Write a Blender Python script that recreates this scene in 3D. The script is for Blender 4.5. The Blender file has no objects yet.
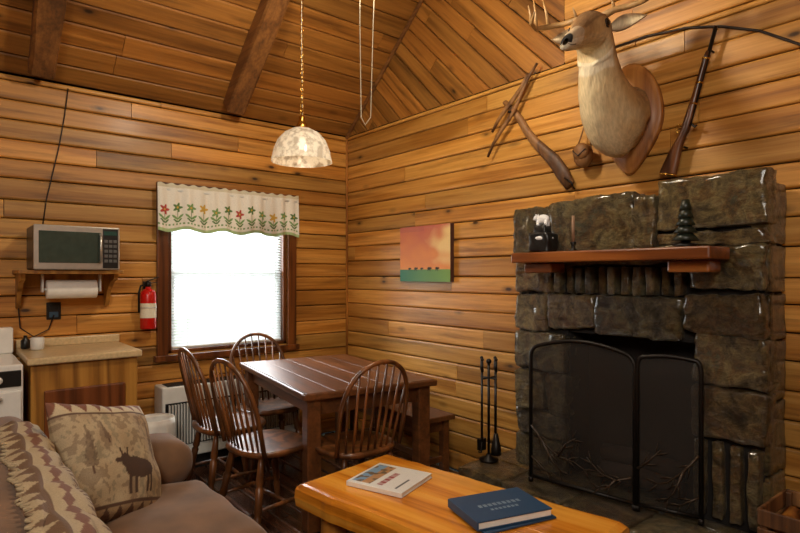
import bpy, bmesh, math, random
from mathutils import Vector, Matrix, noise
random.seed(7)
V=Vector
scene=bpy.context.scene
def lin(c):
    return tuple(((x/12.92) if x<=0.04045 else ((x+0.055)/1.055)**2.4) for x in c)
def H(h):
    h=h.lstrip('#'); return lin(tuple(int(h[i:i+2],16)/255 for i in (0,2,4)))
# ---------------------------------------------------------------- materials
class NT:
    def __init__(s,name):
        s.m=bpy.data.materials.new(name); s.m.use_nodes=True
        s.t=s.m.node_tree; s.b=s.t.nodes['Principled BSDF']; s.out=s.t.nodes['Material Output']
    def n(s,typ,**k):
        nd=s.t.nodes.new(typ)
        for a,b in k.items(): setattr(nd,a,b)
        return nd
    def l(s,a,b): s.t.links.new(a,b)
    def coords(s,kind,scale=(1,1,1)):
        tc=s.n('ShaderNodeTexCoord'); mp=s.n('ShaderNodeMapping')
        mp.inputs['Scale'].default_value=scale
        s.l(tc.outputs[kind],mp.inputs[0]); return mp.outputs[0]
    def noise(s,vec,scale=1,detail=3,rough=.5,dist=0):
        nd=s.n('ShaderNodeTexNoise'); nd.inputs['Scale'].default_value=scale
        nd.inputs['Detail'].default_value=detail; nd.inputs['Roughness'].default_value=rough
        nd.inputs['Distortion'].default_value=dist
        if vec is not None: s.l(vec,nd.inputs['Vector'])
        return nd.outputs[0]
    def ramp(s,fac,stops):
        r=s.n('ShaderNodeValToRGB'); e=r.color_ramp.elements
        while len(e)<len(stops): e.new(.5)
        for i,(p,c) in enumerate(stops): e[i].position=p; e[i].color=(*c[:3],1)
        s.l(fac,r.inputs[0]); return r.outputs[0]
    def mix(s,a,b,fac=.5,mode='MIX'):
        m=s.n('ShaderNodeMix',data_type='RGBA',blend_type=mode)
        for sock,v in ((m.inputs[0],fac),(m.inputs[6],a),(m.inputs[7],b)):
            if isinstance(v,bpy.types.NodeSocket): s.l(v,sock)
            elif isinstance(v,(int,float)): sock.default_value=v
            else: sock.default_value=(*v[:3],1)
        return m.outputs[2]
    def math(s,op,a,b=0):
        m=s.n('ShaderNodeMath',operation=op)
        for sock,v in ((m.inputs[0],a),(m.inputs[1],b)):
            if isinstance(v,bpy.types.NodeSocket): s.l(v,sock)
            else: sock.default_value=v
        return m.outputs[0]
    def bump(s,h,strength=.3,dist=.01):
        b=s.n('ShaderNodeBump'); b.inputs['Strength'].default_value=strength; b.inputs['Distance'].default_value=dist
        s.l(h,b.inputs['Height']); s.l(b.outputs[0],s.b.inputs['Normal'])
    def base(s,c):
        if isinstance(c,bpy.types.NodeSocket): s.l(c,s.b.inputs['Base Color'])
        else: s.b.inputs['Base Color'].default_value=(*c[:3],1)
    def set(s,**k):
        for a,b in k.items(): s.b.inputs[a.replace('_',' ')].default_value=b
        return s.m
def plain(name,c,rough=.5,metal=0,var=.12,scale=30,bump=.05,**k):
    t=NT(name); v=t.coords('Object'); n=t.noise(v,scale,3)
    c2=tuple(x*(1-var) for x in c); c1=tuple(min(1,x*(1+var)) for x in c)
    t.base(t.ramp(n,[(.3,c2),(.7,c1)])); 
    if bump: t.bump(n,bump,.003)
    t.set(Roughness=rough,Metallic=metal,**k); return t.m
def wood(name,cl,cm,cd,rough=.4,axis=0,uv=False,freq=1.0,knots=True,coat=0,bump=.15,rings=22,ringw=.45,stain=.75):
    t=NT(name)
    sc=[7*freq]*3; sc[axis]=.55*freq
    if uv: sc=(.55*freq,9*freq,1)
    v=t.coords('UV' if uv else 'Object',tuple(sc))
    n1=t.noise(v,1,2,.5,.4)
    s=t.math('SINE',t.math('MULTIPLY',n1,rings)); s=t.math('MULTIPLY_ADD',s,.5); 
    t.t.nodes[-1].inputs[2].default_value=.5
    fs=[60*freq]*3; fs[axis]=2*freq
    if uv: fs=(2*freq,60*freq,1)
    v2=t.coords('UV' if uv else 'Object',tuple(fs)); n2=t.noise(v2,1,4,.6)
    f=t.math('ADD',t.math('MULTIPLY',s,ringw),t.math('MULTIPLY',n2,1-ringw))
    col=t.ramp(f,[(.15,cd),(.42,cm),(.75,cl)])
    bs=[3]*3; bs[axis]=.6
    if uv: bs=(1.0,12,1)
    nb=t.noise(t.coords('UV' if uv else 'Object',tuple(bs)),1,5,.65)
    col=t.mix(col,tuple(x*.5 for x in cd),t.ramp(nb,[(.52,(0,0,0)),(.72,(stain,stain,stain))]))
    if knots:
        ks=[9*freq]*3; ks[axis]=3.2*freq
        if uv: ks=(4.0*freq,9.5*freq,1)
        vo=t.n('ShaderNodeTexVoronoi'); vo.inputs['Scale'].default_value=1
        t.l(t.coords('UV' if uv else 'Object',tuple(ks)),vo.inputs['Vector'])
        k=t.ramp(vo.outputs['Distance'],[(.0,(1,1,1)),(.07,(.95,.95,.95)),(.13,(.4,.4,.4)),(.28,(0,0,0))])
        sep=t.n('ShaderNodeSeparateColor'); t.l(vo.outputs['Color'],sep.inputs[0])
        sel=t.math('GREATER_THAN',sep.outputs[0],.66)
        kk=t.math('MULTIPLY',k,sel)
        col=t.mix(col,tuple(x*.2 for x in cd),kk)
    if uv:
        at=t.n('ShaderNodeAttribute',attribute_name='Col')
        col=t.mix(col,at.outputs['Color'],1.0,'MULTIPLY')
    t.base(col); t.bump(n2,bump,.002)
    t.set(Roughness=rough,Coat_Weight=coat,Coat_Roughness=.2); return t.m
def attrmat(name,rough=.8,bs=300,bump=.3,sc=(1,1,1),**k):
    t=NT(name); at=t.n('ShaderNodeAttribute',attribute_name='Col')
    n=t.noise(t.coords('Object',sc),bs,3)
    t.base(t.mix(at.outputs['Color'],t.ramp(n,[(.3,(.72,.72,.72)),(.7,(1,1,1))]),1,'MULTIPLY')); t.bump(n,bump,.003)
    t.set(Roughness=rough,**k); return t.m
def emis(name,c,s):
    t=NT(name); t.base(c); t.b.inputs['Emission Color'].default_value=(*c,1); t.set(Emission_Strength=s,Roughness=.4); return t.m

PINE=wood('pine_boards',H('#d49a4a'),H('#b3772c'),H('#7a4713'),rough=.45,uv=True,coat=.06,ringw=.28,rings=14,bump=.5)
PINEC=wood('pine_ceiling',H('#b17632'),H('#8f5a20'),H('#5f370f'),rough=.5,uv=True,coat=.04,ringw=.28,rings=14,bump=.4)
FLOORM=wood('floor_boards',H('#785039'),H('#5a3a28'),H('#3b271a'),rough=.22,uv=True,coat=.3)
DARKBACK=plain('board_backing',H('#120903'),.95)
BEAM=wood('rough_beam',H('#94622e'),H('#70461d'),H('#40250e'),rough=.65,axis=1,bump=.8,ringw=.2)
TRIM=wood('window_trim',H('#7a451b'),H('#5b2f10'),H('#3b1c08'),rough=.35,axis=2,knots=False)
TABLEW=wood('dark_table_wood',H('#7b4a25'),H('#5e3619'),H('#3b210d'),rough=.4,axis=1,knots=False,coat=.08,ringw=.2,stain=.5)
CHAIRW=wood('chair_wood',H('#845028'),H('#623919'),H('#37200c'),rough=.36,axis=2,knots=False,coat=.15)
SLAB=wood('varnished_slab',H('#efaa40'),H('#dc8a25'),H('#a55c14'),rough=.22,axis=1,freq=.8,coat=.3,bump=.08,ringw=.4,stain=.6)
LOGW=wood('log_leg',H('#b8782f'),H('#965b1f'),H('#5c340f'),rough=.4,axis=2)
MANTELW=wood('mantel_wood',H('#9c5c26'),H('#7f4418'),H('#4e240a'),rough=.35,axis=1,knots=False,coat=.1)
CABW=wood('cabinet_wood',H('#b98438'),H('#9a6724'),H('#704614'),rough=.45,axis=2,knots=False)
CABD=wood('cabinet_door_wood',H('#7e4622'),H('#643416'),H('#40200c'),rough=.35,axis=2,knots=False)
PLAQ=wood('plaque_wood',H('#b87c3a'),H('#965c24'),H('#633812'),rough=.5,axis=2,knots=False,coat=.05)
OLDW=wood('weathered_wood',H('#8d6338'),H('#6a4524'),H('#3a2212'),rough=.55,axis=2,knots=False)
STOCK=wood('gun_stock_wood',H('#6b3f1e'),H('#4c2913'),H('#2b150a'),rough=.3,axis=2,knots=False)
BLACK=plain('black_iron',H('#1a1511'),.42,.5)
BLACKP=plain('black_plastic',H('#151515'),.35)
SOOT=plain('sooty_firebrick',H('#17110d'),.95,scale=8,var=.5)
WHITE=plain('white_enamel',H('#e8e6df'),.25,var=.03)
WHITEP=plain('white_plastic',H('#d8d8d2'),.45,var=.04)
STEEL=plain('stainless_steel',H('#c4c2bb'),.3,.75,var=.05)
BRASS=plain('brass',H('#c79a44'),.25,1,var=.05)
RED=plain('red_enamel',H('#c31a14'),.25,var=.05)
LABEL=plain('paper_label',H('#e8e0c8'),.6,var=.08,scale=120)
PAPER=plain('paper_white',H('#efece2'),.8,var=.04)
COUNTER=plain('laminate_countertop',H('#cdb488'),.3,var=.14,scale=60)
SUEDE=plain('brown_suede',H('#6f5137'),.95,var=.3,scale=6,bump=.25)
SUEDE.node_tree.nodes['Principled BSDF'].inputs['Sheen Weight'].default_value=.15
FABRIC=attrmat('woven_fabric')
HIDE=attrmat('deer_hide',.9,60,.9,sc=(1,2.2,.45))
CANVAS=attrmat('printed_canvas',.6,500,.05)
BONE=plain('antler_bone',H('#a5804f'),.5,scale=25,bump=.3,var=.3)
EYE=plain('glass_eye',H('#0c0604'),.05)
LEATHER=plain('leather',H('#7b5127'),.6,scale=40,bump=.4)
BLUE=plain('blue_book_cloth',H('#1f4466'),.5,var=.08,scale=200)
CORD=plain('dark_cord',H('#20150d'),.6)
WAX=plain('candle_wax',H('#8a6a50'),.5)
SNOW=plain('snow_glaze',H('#e6e6e6'),.5)
CHAR=plain('charred_log',H('#3a2a1e'),.9,scale=25,bump=.8)
def stone_mat():
    t=NT('glazed_fieldstone'); v=t.coords('Object')
    n=t.noise(v,5.5,6,.7,.8); n2=t.noise(v,19,9,.78,.6); n3=t.noise(t.coords('Object',(1,1,2.6)),8,6,.72,1.2)
    c=t.ramp(n,[(.3,H('#2c2518')),(.42,H('#63563a')),(.5,H('#85764e')),(.57,H('#6f5430')),(.65,H('#5a5a44')),(.78,H('#3e3f36'))])
    c=t.mix(c,t.ramp(n2,[(.38,(.14,.12,.10)),(.58,(1.0,1.0,1.0))]),.85,'MULTIPLY')
    at=t.n('ShaderNodeAttribute',attribute_name='Col'); c=t.mix(c,at.outputs['Color'],1,'MULTIPLY')
    hgt=t.math('ADD',n3,t.math('MULTIPLY',n2,.7))
    t.base(c); t.bump(hgt,1.0,.05); t.set(Roughness=.3,Coat_Weight=.6,Coat_Roughness=.16); return t.m
STONE=stone_mat()
MORTAR=plain('dark_mortar',H('#17110c'),.9,scale=60,bump=.5)
def glass_mat(name,c,rough,alpha):
    t=NT(name); t.base(c); t.set(Roughness=rough)
    tr=t.n('ShaderNodeBsdfTransparent'); mx=t.n('ShaderNodeMixShader'); mx.inputs[0].default_value=alpha
    t.l(tr.outputs[0],mx.inputs[1]); t.l(t.b.outputs[0],mx.inputs[2]); t.l(mx.outputs[0],t.out.inputs[0]); return t.m
PANE=glass_mat('window_glass',(.9,.95,.95),.02,.08)
MESHS=glass_mat('fine_wire_mesh',H('#241e18'),.6,.6)
def transl(name,c,fac=.5):
    t=NT(name); t.base(c); t.set(Roughness=.6)
    tr=t.n('ShaderNodeBsdfTranslucent'); tr.inputs[0].default_value=(*c,1); mx=t.n('ShaderNodeMixShader'); mx.inputs[0].default_value=fac
    t.l(t.b.outputs[0],mx.inputs[1]); t.l(tr.outputs[0],mx.inputs[2]); t.l(mx.outputs[0],t.out.inputs[0]); return t.m
SLATM=transl('blind_slat',(.84,.87,.87))
def frosted():
    t=NT('etched_glass_shade'); v=t.coords('Object'); n=t.noise(v,22,4,.6)
    t.base(t.ramp(n,[(.42,H('#8f8676')),(.56,H('#ece6d8'))])); t.set(Roughness=.12)
    tr=t.n('ShaderNodeBsdfTranslucent'); tr.inputs[0].default_value=(.75,.72,.66,1)
    tp=t.n('ShaderNodeBsdfTransparent'); m1=t.n('ShaderNodeMixShader'); m1.inputs[0].default_value=.3
    m2=t.n('ShaderNodeMixShader'); m2.inputs[0].default_value=.25
    t.l(t.b.outputs[0],m1.inputs[1]); t.l(tr.outputs[0],m1.inputs[2]); t.l(m1.outputs[0],m2.inputs[1]); t.l(tp.outputs[0],m2.inputs[2]); t.l(m2.outputs[0],t.out.inputs[0]); return t.m
SHADE=frosted()
GLOBE=emis('lit_globe',(1,.82,.6),3.0)
BULB=emis('pendant_bulb',(1,.9,.75),.8)
GRASS=plain('grass_ground',H('#6f8f4a'),.9,scale=2)
# ---------------------------------------------------------------- mesh builder
class MB:
    def __init__(s):
        s.bm=bmesh.new(); s.mats=[]; s.uv=s.bm.loops.layers.uv.new('UVMap'); s.col=s.bm.loops.layers.float_color.new('Col'); s.tint=(1,1,1,1)
    def mi(s,m):
        if m not in s.mats: s.mats.append(m)
        return s.mats.index(m)
    def absorb(s,t,mat,M=None,smooth=False):
        i=s.mi(mat); mp={}
        for v in t.verts: mp[v]=s.bm.verts.new(M@v.co if M else v.co)
        for f in t.faces:
            try: nf=s.bm.faces.new([mp[v] for v in f.verts])
            except ValueError: continue
            nf.material_index=i; nf.smooth=smooth
            for lp in nf.loops: lp[s.col]=s.tint
        t.free()
    def box(s,c,size,mat,rot=None,bev=.004,seg=2,smooth=False):
        t=bmesh.new(); bmesh.ops.create_cube(t,size=1)
        bmesh.ops.scale(t,vec=size,verts=t.verts)
        if bev>0: bmesh.ops.bevel(t,geom=t.edges[:],offset=min(bev,min(size)*.49),segments=seg,affect='EDGES',profile=.5)
        M=Matrix.Translation(c)
        if rot is not None: M=M@(rot.to_4x4() if hasattr(rot,'to_4x4') else rot)
        s.absorb(t,mat,M,smooth)
    def bb(s,x0,x1,y0,y1,z0,z1,mat,bev=.004,seg=2,smooth=False):
        s.box(((x0+x1)/2,(y0+y1)/2,(z0+z1)/2),(abs(x1-x0),abs(y1-y0),abs(z1-z0)),mat,None,bev,seg,smooth)
    def rings(s,rs,mat,closed=True,cap=True,smooth=True,loop=False):
        i=s.mi(mat); vs=[[s.bm.verts.new(p) for p in r] for r in rs]; n=len(vs[0])
        def F(a):
            try:
                f=s.bm.faces.new(a); f.material_index=i; f.smooth=smooth
                for lp in f.loops: lp[s.col]=s.tint
            except ValueError: pass
        m=len(vs)
        for a in range(m if loop else m-1):
            b=(a+1)%m
            for j in range(n if closed else n-1):
                k=(j+1)%n; F([vs[a][j],vs[a][k],vs[b][k],vs[b][j]])
        if cap and closed and not loop: F(vs[0][::-1]); F(vs[-1])
    def tube(s,pts,rad,mat,seg=10,loop=False,smooth=True,flat=1.0):
        pts=[V(p) for p in pts]; n=len(pts)
        if not hasattr(rad,'__len__'): rad=[rad]*n
        rs=[]; up=None
        for i,p in enumerate(pts):
            a=pts[(i-1)%n] if (i>0 or loop) else p; b=pts[(i+1)%n] if (i<n-1 or loop) else p
            d=(b-a).normalized()
            if up is None:
                up=V((0,0,1)) if abs(d.z)<.9 else V((1,0,0))
            x=up-d*up.dot(d); x.normalize(); up=x; y=d.cross(x)
            rs.append([p+(x*math.cos(t)+y*math.sin(t)*flat)*rad[i] for t in [2*math.pi*k/seg for k in range(seg)]])
        s.rings(rs,mat,loop=loop,smooth=smooth)
    def lathe(s,prof,mat,o=(0,0,0),M=None,seg=24,cap=True,smooth=True,wob=None):
        rs=[]
        for r,z in prof:
            ring=[]
            for k in range(seg):
                t=2*math.pi*k/seg; rr=r*(1+(wob(t,z) if wob else 0)); p=V((rr*math.cos(t),rr*math.sin(t),z))
                ring.append((M@p if M else p)+V(o))
            rs.append(ring)
        s.rings(rs,mat,cap=cap,smooth=smooth)
    def sphere(s,c,r,mat,sc=(1,1,1),seg=16,rot=None):
        t=bmesh.new(); bmesh.ops.create_uvsphere(t,u_segments=seg,v_segments=max(6,seg//2),radius=r)
        M=Matrix.Translation(c)@(rot.to_4x4() if rot else Matrix())@Matrix.Diagonal((*sc,1)); s.absorb(t,mat,M,True)
    def stone(s,c,size,mat=None,amp=.012,cuts=7,rnd=.11,jit=.0):
        t=bmesh.new(); bmesh.ops.create_cube(t,size=2); bmesh.ops.subdivide_edges(t,edges=t.edges[:],cuts=cuts,use_grid_fill=True)
        off=V((random.uniform(-50,50),random.uniform(-50,50),random.uniform(-50,50)))
        h=V(size)/2; m=min(h)*rnd*2
        cj={(a,b_):(random.uniform(-jit,jit),random.uniform(-jit,jit)) for a in (-1,1) for b_ in (-1,1)}
        for v in t.verts:
            p=V([v.co[i]*h[i] for i in range(3)])
            q=V([max(-(h[i]-m),min(h[i]-m,p[i])) for i in range(3)])
            d=p-q
            if d.length>0: p=q+d.normalized()*min(m,d.length) if d.length>m else p
            a,b_=(v.co.y+1)/2,(v.co.z+1)/2
            for ky,kz,w in ((-1,-1,(1-a)*(1-b_)),(1,-1,a*(1-b_)),(-1,1,(1-a)*b_),(1,1,a*b_)):
                p.y+=cj[(ky,kz)][0]*w; p.z+=cj[(ky,kz)][1]*w
            nn=noise.noise_vector(p*6+off)*amp*1.3+noise.noise_vector(p*22+off)*amp*.9+noise.noise_vector(p*50+off)*amp*.4
            v.co=p+nn
        g=random.uniform(.6,1.3); w=random.uniform(-.05,.11); s.tint=(g+w,g,g-w,1)
        s.absorb(t,mat or STONE,Matrix.Translation(c),True); s.tint=(1,1,1,1)
    def board(s,o,L,W,T,l,w,t,mat,ch=.007,tr=.22):
        i=s.mi(mat); o=V(o); ch=min(ch,w*.3)
        cs=[(0,0),(0,t-ch),(ch*.6,t-ch*.3),(ch*1.5,t),(w-ch*1.5,t),(w-ch*.6,t-ch*.3),(w,t-ch),(w,0)]
        A=[s.bm.verts.new(o+W*a+T*b) for a,b in cs]; B=[s.bm.verts.new(o+L*l+W*a+T*b) for a,b in cs]
        ru,rv=random.uniform(0,60),random.uniform(0,60); g=random.uniform(1-tr,1+tr*.4); h=random.uniform(-.06,.05)
        col=(g+h,g,g-h,1); vv=[c[0] for c in cs]; nn=len(cs)
        def F(vs,uvs):
            f=s.bm.faces.new(vs); f.material_index=i
            for lp,u in zip(f.loops,uvs): lp[s.uv].uv=(u[0]+ru,u[1]+rv); lp[s.col]=col
        for k in range(nn-1):
            F([A[k],B[k],B[k+1],A[k+1]],[(0,vv[k]),(l,vv[k]),(l,vv[k+1]),(0,vv[k+1])])
        F(A,[(0,x) for x in vv]); F(B[::-1],[(0,x) for x in vv])
    def planks(s,o,L,W,T,ul,vl,bw,mat,holes=(),t=.02,mn=1.0,mx=3.6,gap=.005,tr=.3):
        o=V(o);L=V(L);W=V(W);T=V(T); v=0
        while v<vl-.01:
            w=min(bw*random.uniform(.9,1.1),vl-v); u=-random.uniform(0,mn)
            while u<ul:
                ln=random.uniform(mn,mx); rects=[(max(0,u),min(ul,u+ln),v,v+w)]
                for h in holes:
                    nr=[]
                    for a,b,c,d in rects:
                        if a>=h[1] or b<=h[0] or c>=h[3] or d<=h[2]: nr.append((a,b,c,d)); continue
                        if a<h[0]: nr.append((a,h[0],c,d))
                        if b>h[1]: nr.append((h[1],b,c,d))
                        x0,x1=max(a,h[0]),min(b,h[1])
                        if c<h[2]: nr.append((x0,x1,c,h[2]))
                        if d>h[3]: nr.append((x0,x1,h[3],d))
                    rects=nr
                for a,b,c,d in rects:
                    gg=gap*random.uniform(.6,1.7)
                    if b-a>.02 and d-c>.014: s.board(o+L*(a+gap/3)+W*(c+gg/2),L,W,T,b-a-gap*.66,d-c-gg,t*random.uniform(.85,1.0),mat,tr=tr)
                u+=ln
            v+=w
    def done(s,name,loc=(0,0,0),rz=0,parent=None,normals=True):
        if normals: bmesh.ops.recalc_face_normals(s.bm,faces=s.bm.faces)
        me=bpy.data.meshes.new(name); s.bm.to_mesh(me); s.bm.free()
        for m in s.mats: me.materials.append(m)
        ob=bpy.data.objects.new(name,me); scene.collection.objects.link(ob); ob.location=loc; ob.rotation_euler=(0,0,rz)
        if parent: ob.parent=parent
        return ob
def grid_obj(name,nu,nv,pos,colf,mat,thick=0,parent=None):
    vs=[];cs=[]
    for j in range(nv+1):
        for i in range(nu+1):
            u,v=i/nu,j/nv; vs.append(pos(u,v)); cs.append((*colf(u,v)[:3],1))
    fs=[(j*(nu+1)+i,j*(nu+1)+i+1,(j+1)*(nu+1)+i+1,(j+1)*(nu+1)+i) for j in range(nv) for i in range(nu)]
    me=bpy.data.meshes.new(name); me.from_pydata(vs,[],fs); at=me.attributes.new('Col','FLOAT_COLOR','POINT')
    for k,c in enumerate(cs): at.data[k].color=c
    me.materials.append(mat)
    for p in me.polygons: p.use_smooth=True
    ob=bpy.data.objects.new(name,me); scene.collection.objects.link(ob)
    if thick: md=ob.modifiers.new('t','SOLIDIFY'); md.thickness=thick; md.offset=0
    if parent: ob.parent=parent
    return ob
def join(obs,name):
    with bpy.context.temp_override(active_object=obs[0],selected_objects=obs,selected_editable_objects=obs):
        bpy.ops.object.join()
    obs[0].name=name; return obs[0]
def empty(name,loc=(0,0,0)):
    e=bpy.data.objects.new(name,None); scene.collection.objects.link(e); e.location=loc; return e
# ---------------------------------------------------------------- room
ZT=2.606; M_=.84; YR=-2.6; ZR=ZT+M_*2.6; XW=-4.6; YS=-5.2
X,Y,Z=V((1,0,0)),V((0,1,0)),V((0,0,1))
wx0,wx1,wz0,wz1=-1.55,-.60,.81,1.96   # opening
b=MB(); b.planks((0,.02,0),-X,Z,-Y,4.6,ZT,.125,PINE,holes=[(-wx1,-wx0,wz0,wz1)])
for (a,c,d,e) in ((XW,wx0,0,ZT),(wx1,.02,0,ZT),(wx0,wx1,0,wz0),(wx0,wx1,wz1,ZT)): b.bb(a,c,.02,.12,d,e,DARKBACK,0)
b.done('wall_north')
b=MB(); b.planks((.02,0,0),-Y,Z,-X,5.2,ZT,.125,PINE); b.bb(.02,.12,YS,.12,0,ZT,DARKBACK,0)
b.done('wall_east')
s2=math.sqrt(.5); c40=1/math.sqrt(1+M_*M_); s40=M_*c40
b=MB()
L=V((0,-s2,-s2)); W=V((0,-s2,s2))
b.planks(V((.02,1.2,ZT+1.2)),L,W,-X,6,4.6,.11,PINEC)
def cut(bm,co,no):
    bmesh.ops.bisect_plane(bm,geom=bm.verts[:]+bm.edges[:]+bm.faces[:],plane_co=co,plane_no=no,clear_outer=True)
cut(b.bm,(0,0,ZT),(0,0,-1)); cut(b.bm,(0,-2.25,0),(0,-1,0)); cut(b.bm,(0,0,ZT+.02),(0,s40,c40))
b2=MB(); b2.planks((.02,-2.25,ZT),-Y,Z,-X,3.0,2.2,.125,PINE)
cut(b2.bm,(0,0,ZT+.02),(0,s40,c40)); cut(b2.bm,(0,YS,ZT+.02),(0,-s40,c40))
i=b2.mi(DARKBACK); vs=[b2.bm.verts.new(p) for p in ((.03,.1,ZT),(.03,YS-.1,ZT),(.03,YR,ZR+.05))]; f=b2.bm.faces.new(vs); f.material_index=i
o1=b.done('gable_east'); o2=b2.done('gable_east_b'); join([o1,o2],'wall_east_gable')
b=MB(); b.planks((XW-.02,0,0),-Y,Z,X,5.2,ZT,.135,PINE); b.planks((XW-.02,0,ZT),-Y,Z,X,5.2,2.2,.135,PINEC)
cut(b.bm,(0,0,ZT+.02),(0,s40,c40)); cut(b.bm,(0,YS,ZT+.02),(0,-s40,c40))
i=b.mi(DARKBACK); vs=[b.bm.verts.new(p) for p in ((XW-.03,.1,0),(XW-.03,.1,ZT),(XW-.03,YR,ZR+.05),(XW-.03,YS-.1,ZT),(XW-.03,YS-.1,0))]; f=b.bm.faces.new(vs); f.material_index=i
b.done('wall_west')
b=MB(); b.planks((0,YS-.02,0),-X,Z,Y,4.6,ZT,.135,PINE); b.bb(XW,0,YS-.12,YS-.02,0,ZT,DARKBACK,0); b.done('wall_south')
SL=2.6/c40
b=MB(); b.planks(V((.04,.0,ZT))+V((0,s40,c40))*.02,-X,V((0,-c40,s40)),V((0,-s40,-c40)),4.7,SL,.14,PINEC,mn=1.5,mx=4)
b.planks(V((.04,YS,ZT))+V((0,-s40,c40))*.02,-X,V((0,c40,s40)),V((0,s40,-c40)),4.7,SL,.14,PINEC,mn=1.5,mx=4)
i=b.mi(DARKBACK)
for q in (((.1,.15,ZT-.06),(XW-.1,.15,ZT-.06),(XW-.1,YR,ZR+.06),(.1,YR,ZR+.06)),((.1,YS-.15,ZT-.06),(XW-.1,YS-.15,ZT-.06),(XW-.1,YR,ZR+.06),(.1,YR,ZR+.06))):
    f=b.bm.faces.new([b.bm.verts.new(p) for p in q]); f.material_index=i
b.done('ceiling')
b=MB(); b.planks((0,YS,-.02),Y,-X,Z,5.2,4.6,.12,FLOORM,mn=.6,mx=1.6,tr=.4,gap=.003); b.bb(XW-.1,.12,YS-.12,.12,-.1,-.02,DARKBACK,0); b.done('floor')
def beam(x,w=.14,h=.12,name='ceiling_beam'):
    b=MB(); n=26; rs=[]
    for k in range(n+1):
        s=.10+k/n*(SL-.1); c=V((x,0,ZT))+V((0,-c40,s40))*s+V((0,-s40,-c40))*(h/2)
        pr=[]
        for (a,d) in ((-1,-1),(-1,.75),(-.8,1),(.8,1),(1,.75),(1,-1)):
            q=noise.noise_vector(V((x*7+a*3,s*3,d*2)))*.012
            pr.append(c+X*(a*w/2+q.x)+V((0,-s40,-c40))*(d*h/2+(q.y if d>0 else 0)))
        rs.append(pr)
    b.rings(rs,BEAM,smooth=False); b.done(name)
beam(-1.10); beam(-2.33); beam(-3.6)
b=MB(); b.box((-.01,-1.3,ZT+1.3*M_-.015),(.02,SL,.03),BEAM,Matrix.Rotation(-math.atan(M_),3,'X')); b.done('trim_gable')
b=MB(); b.box((-.008,-.008,ZT/2),(.016,.016,ZT),LOGW); b.done('trim_corner')
b=MB(); b.bb(-12,12,1.0,20,-.6,-.5,GRASS,0); b.done('ground_outside')
# window
e=empty('window_1',((wx0+wx1)/2,0,(wz0+wz1)/2))
b=MB(); t=.075
b.bb(wx0-t,wx0,-.03,.0,wz0-.01,wz1+t,TRIM); b.bb(wx1,wx1+t,-.03,0,wz0-.01,wz1+t,TRIM); b.bb(wx0,wx1,-.03,0,wz1,wz1+t,TRIM); b.bb(wx0-t-.02,wx1+t+.02,-.05,0,wz0-.05,wz0-.008,TRIM)
for a,c in ((wx0,wx0+.03),(wx1-.03,wx1)): b.bb(a,c,0,.12,wz0,wz1,TRIM)
b.bb(wx0,wx1,0,.12,wz0,wz0+.025,TRIM); b.bb(wx0,wx1,0,.12,wz1-.02,wz1,TRIM)
zm=1.385
for (z0,z1,yy) in ((wz0+.025,zm+.02,.07),(zm-.02,wz1-.02,.095)):
    for a,c in ((wx0+.03,wx0+.07),(wx1-.07,wx1-.03)): b.bb(a,c,yy-.012,yy+.012,z0,z1,WHITEP)
    b.bb(wx0+.07,wx1-.07,yy-.012,yy+.012,z0,z0+.04,WHITEP); b.bb(wx0+.07,wx1-.07,yy-.012,yy+.012,z1-.04,z1,WHITEP)
    b.bb(wx0+.07,wx1-.07,yy-.002,yy+.002,z0+.04,z1-.04,PANE,0)
o=b.done('window_frame'); o.parent=e; o.matrix_parent_inverse=Matrix.Translation(e.location).inverted()
b=MB(); b.bb(wx0+.035,wx1-.035,.01,.045,wz1-.06,wz1-.022,WHITEP)
z=wz0+.05
while z<wz1-.07:
    b.box(((wx0+wx1)/2,.028,z),(wx1-wx0-.08,.024,.0012),SLATM,Matrix.Rotation(.66,3,'X'),0); z+=.0215
b.bb(wx0+.04,wx1-.04,.018,.038,wz0+.027,wz0+.042,WHITEP)
for x in (wx0+.15,-1.075,wx1-.15): b.tube([(x,.014,wz0+.04),(x,.014,wz1-.05)],.0012,WHITEP,5)
b.tube([(wx1-.1,.005,1.05),(wx1-.1,.005,wz1-.05)],.002,WHITEP,6)
b.done('window_blinds')
# valance
def fl(u,v):
    cream=H('#f6f2e4'); g=H('#7aa35f'); gd=H('#577f42'); r=H('#b5433c'); p=H('#d77f77'); ye=H('#d9b14c')
    c=cream
    if v<.07: return H('#b3cf95')
    if .07<v<.1: return cream
    if v>.92: return H('#ddd6bc')
    k=u*12; ki=int(k); fu=(k-ki)-.5; X_=fu/12*1.08; 
    fv=(v-.40)*.33; rr=random.Random(ki*7+3); yo=rr.uniform(-.02,.02); cs=[r,gd,g,ye,g,gd][ki%6]
    d=math.hypot(X_,fv-.03-yo); an=math.atan2(fv-.03-yo,X_)
    if d<.027*(1+.35*math.cos(5*an)): return cs if d>.008 else ye
    if abs(X_)<.003 and fv<.03 and fv>-.07: return gd
    for sx in (-1,1):
        ex=(X_-sx*.02); ey=fv+.035+ex*sx*-.8
        if (ex/.02)**2+(ey/.010)**2<1: return g
        ex=(X_-sx*.016); ey=fv+.06+ex*sx*-.8
        if (ex/.015)**2+(ey/.008)**2<1: return gd
    if .12<v<.16 and (u*44)%1<.5: return g
    return c
VX0,VX1=-1.64,-.53
def vpos(u,v):
    x=VX0+(VX1-VX0)*u; f=math.sin(u*75)*.009+math.sin(u*31+1)*.008
    zt=2.02; drop=.33+.012*math.sin(u*26)
    if v>.9: f*=.5
    return (x,-.075-f*(1-.3*v)-.01*(1-v),zt-drop*(1-v)+.006*math.sin(u*90)*(v>.95))
o1=grid_obj('valance_cloth',420,110,vpos,fl,FABRIC,.002)
b=MB(); b.tube([(VX0+.01,-.066,1.975),(VX1-.01,-.066,1.975)],.008,WHITEP); 
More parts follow.
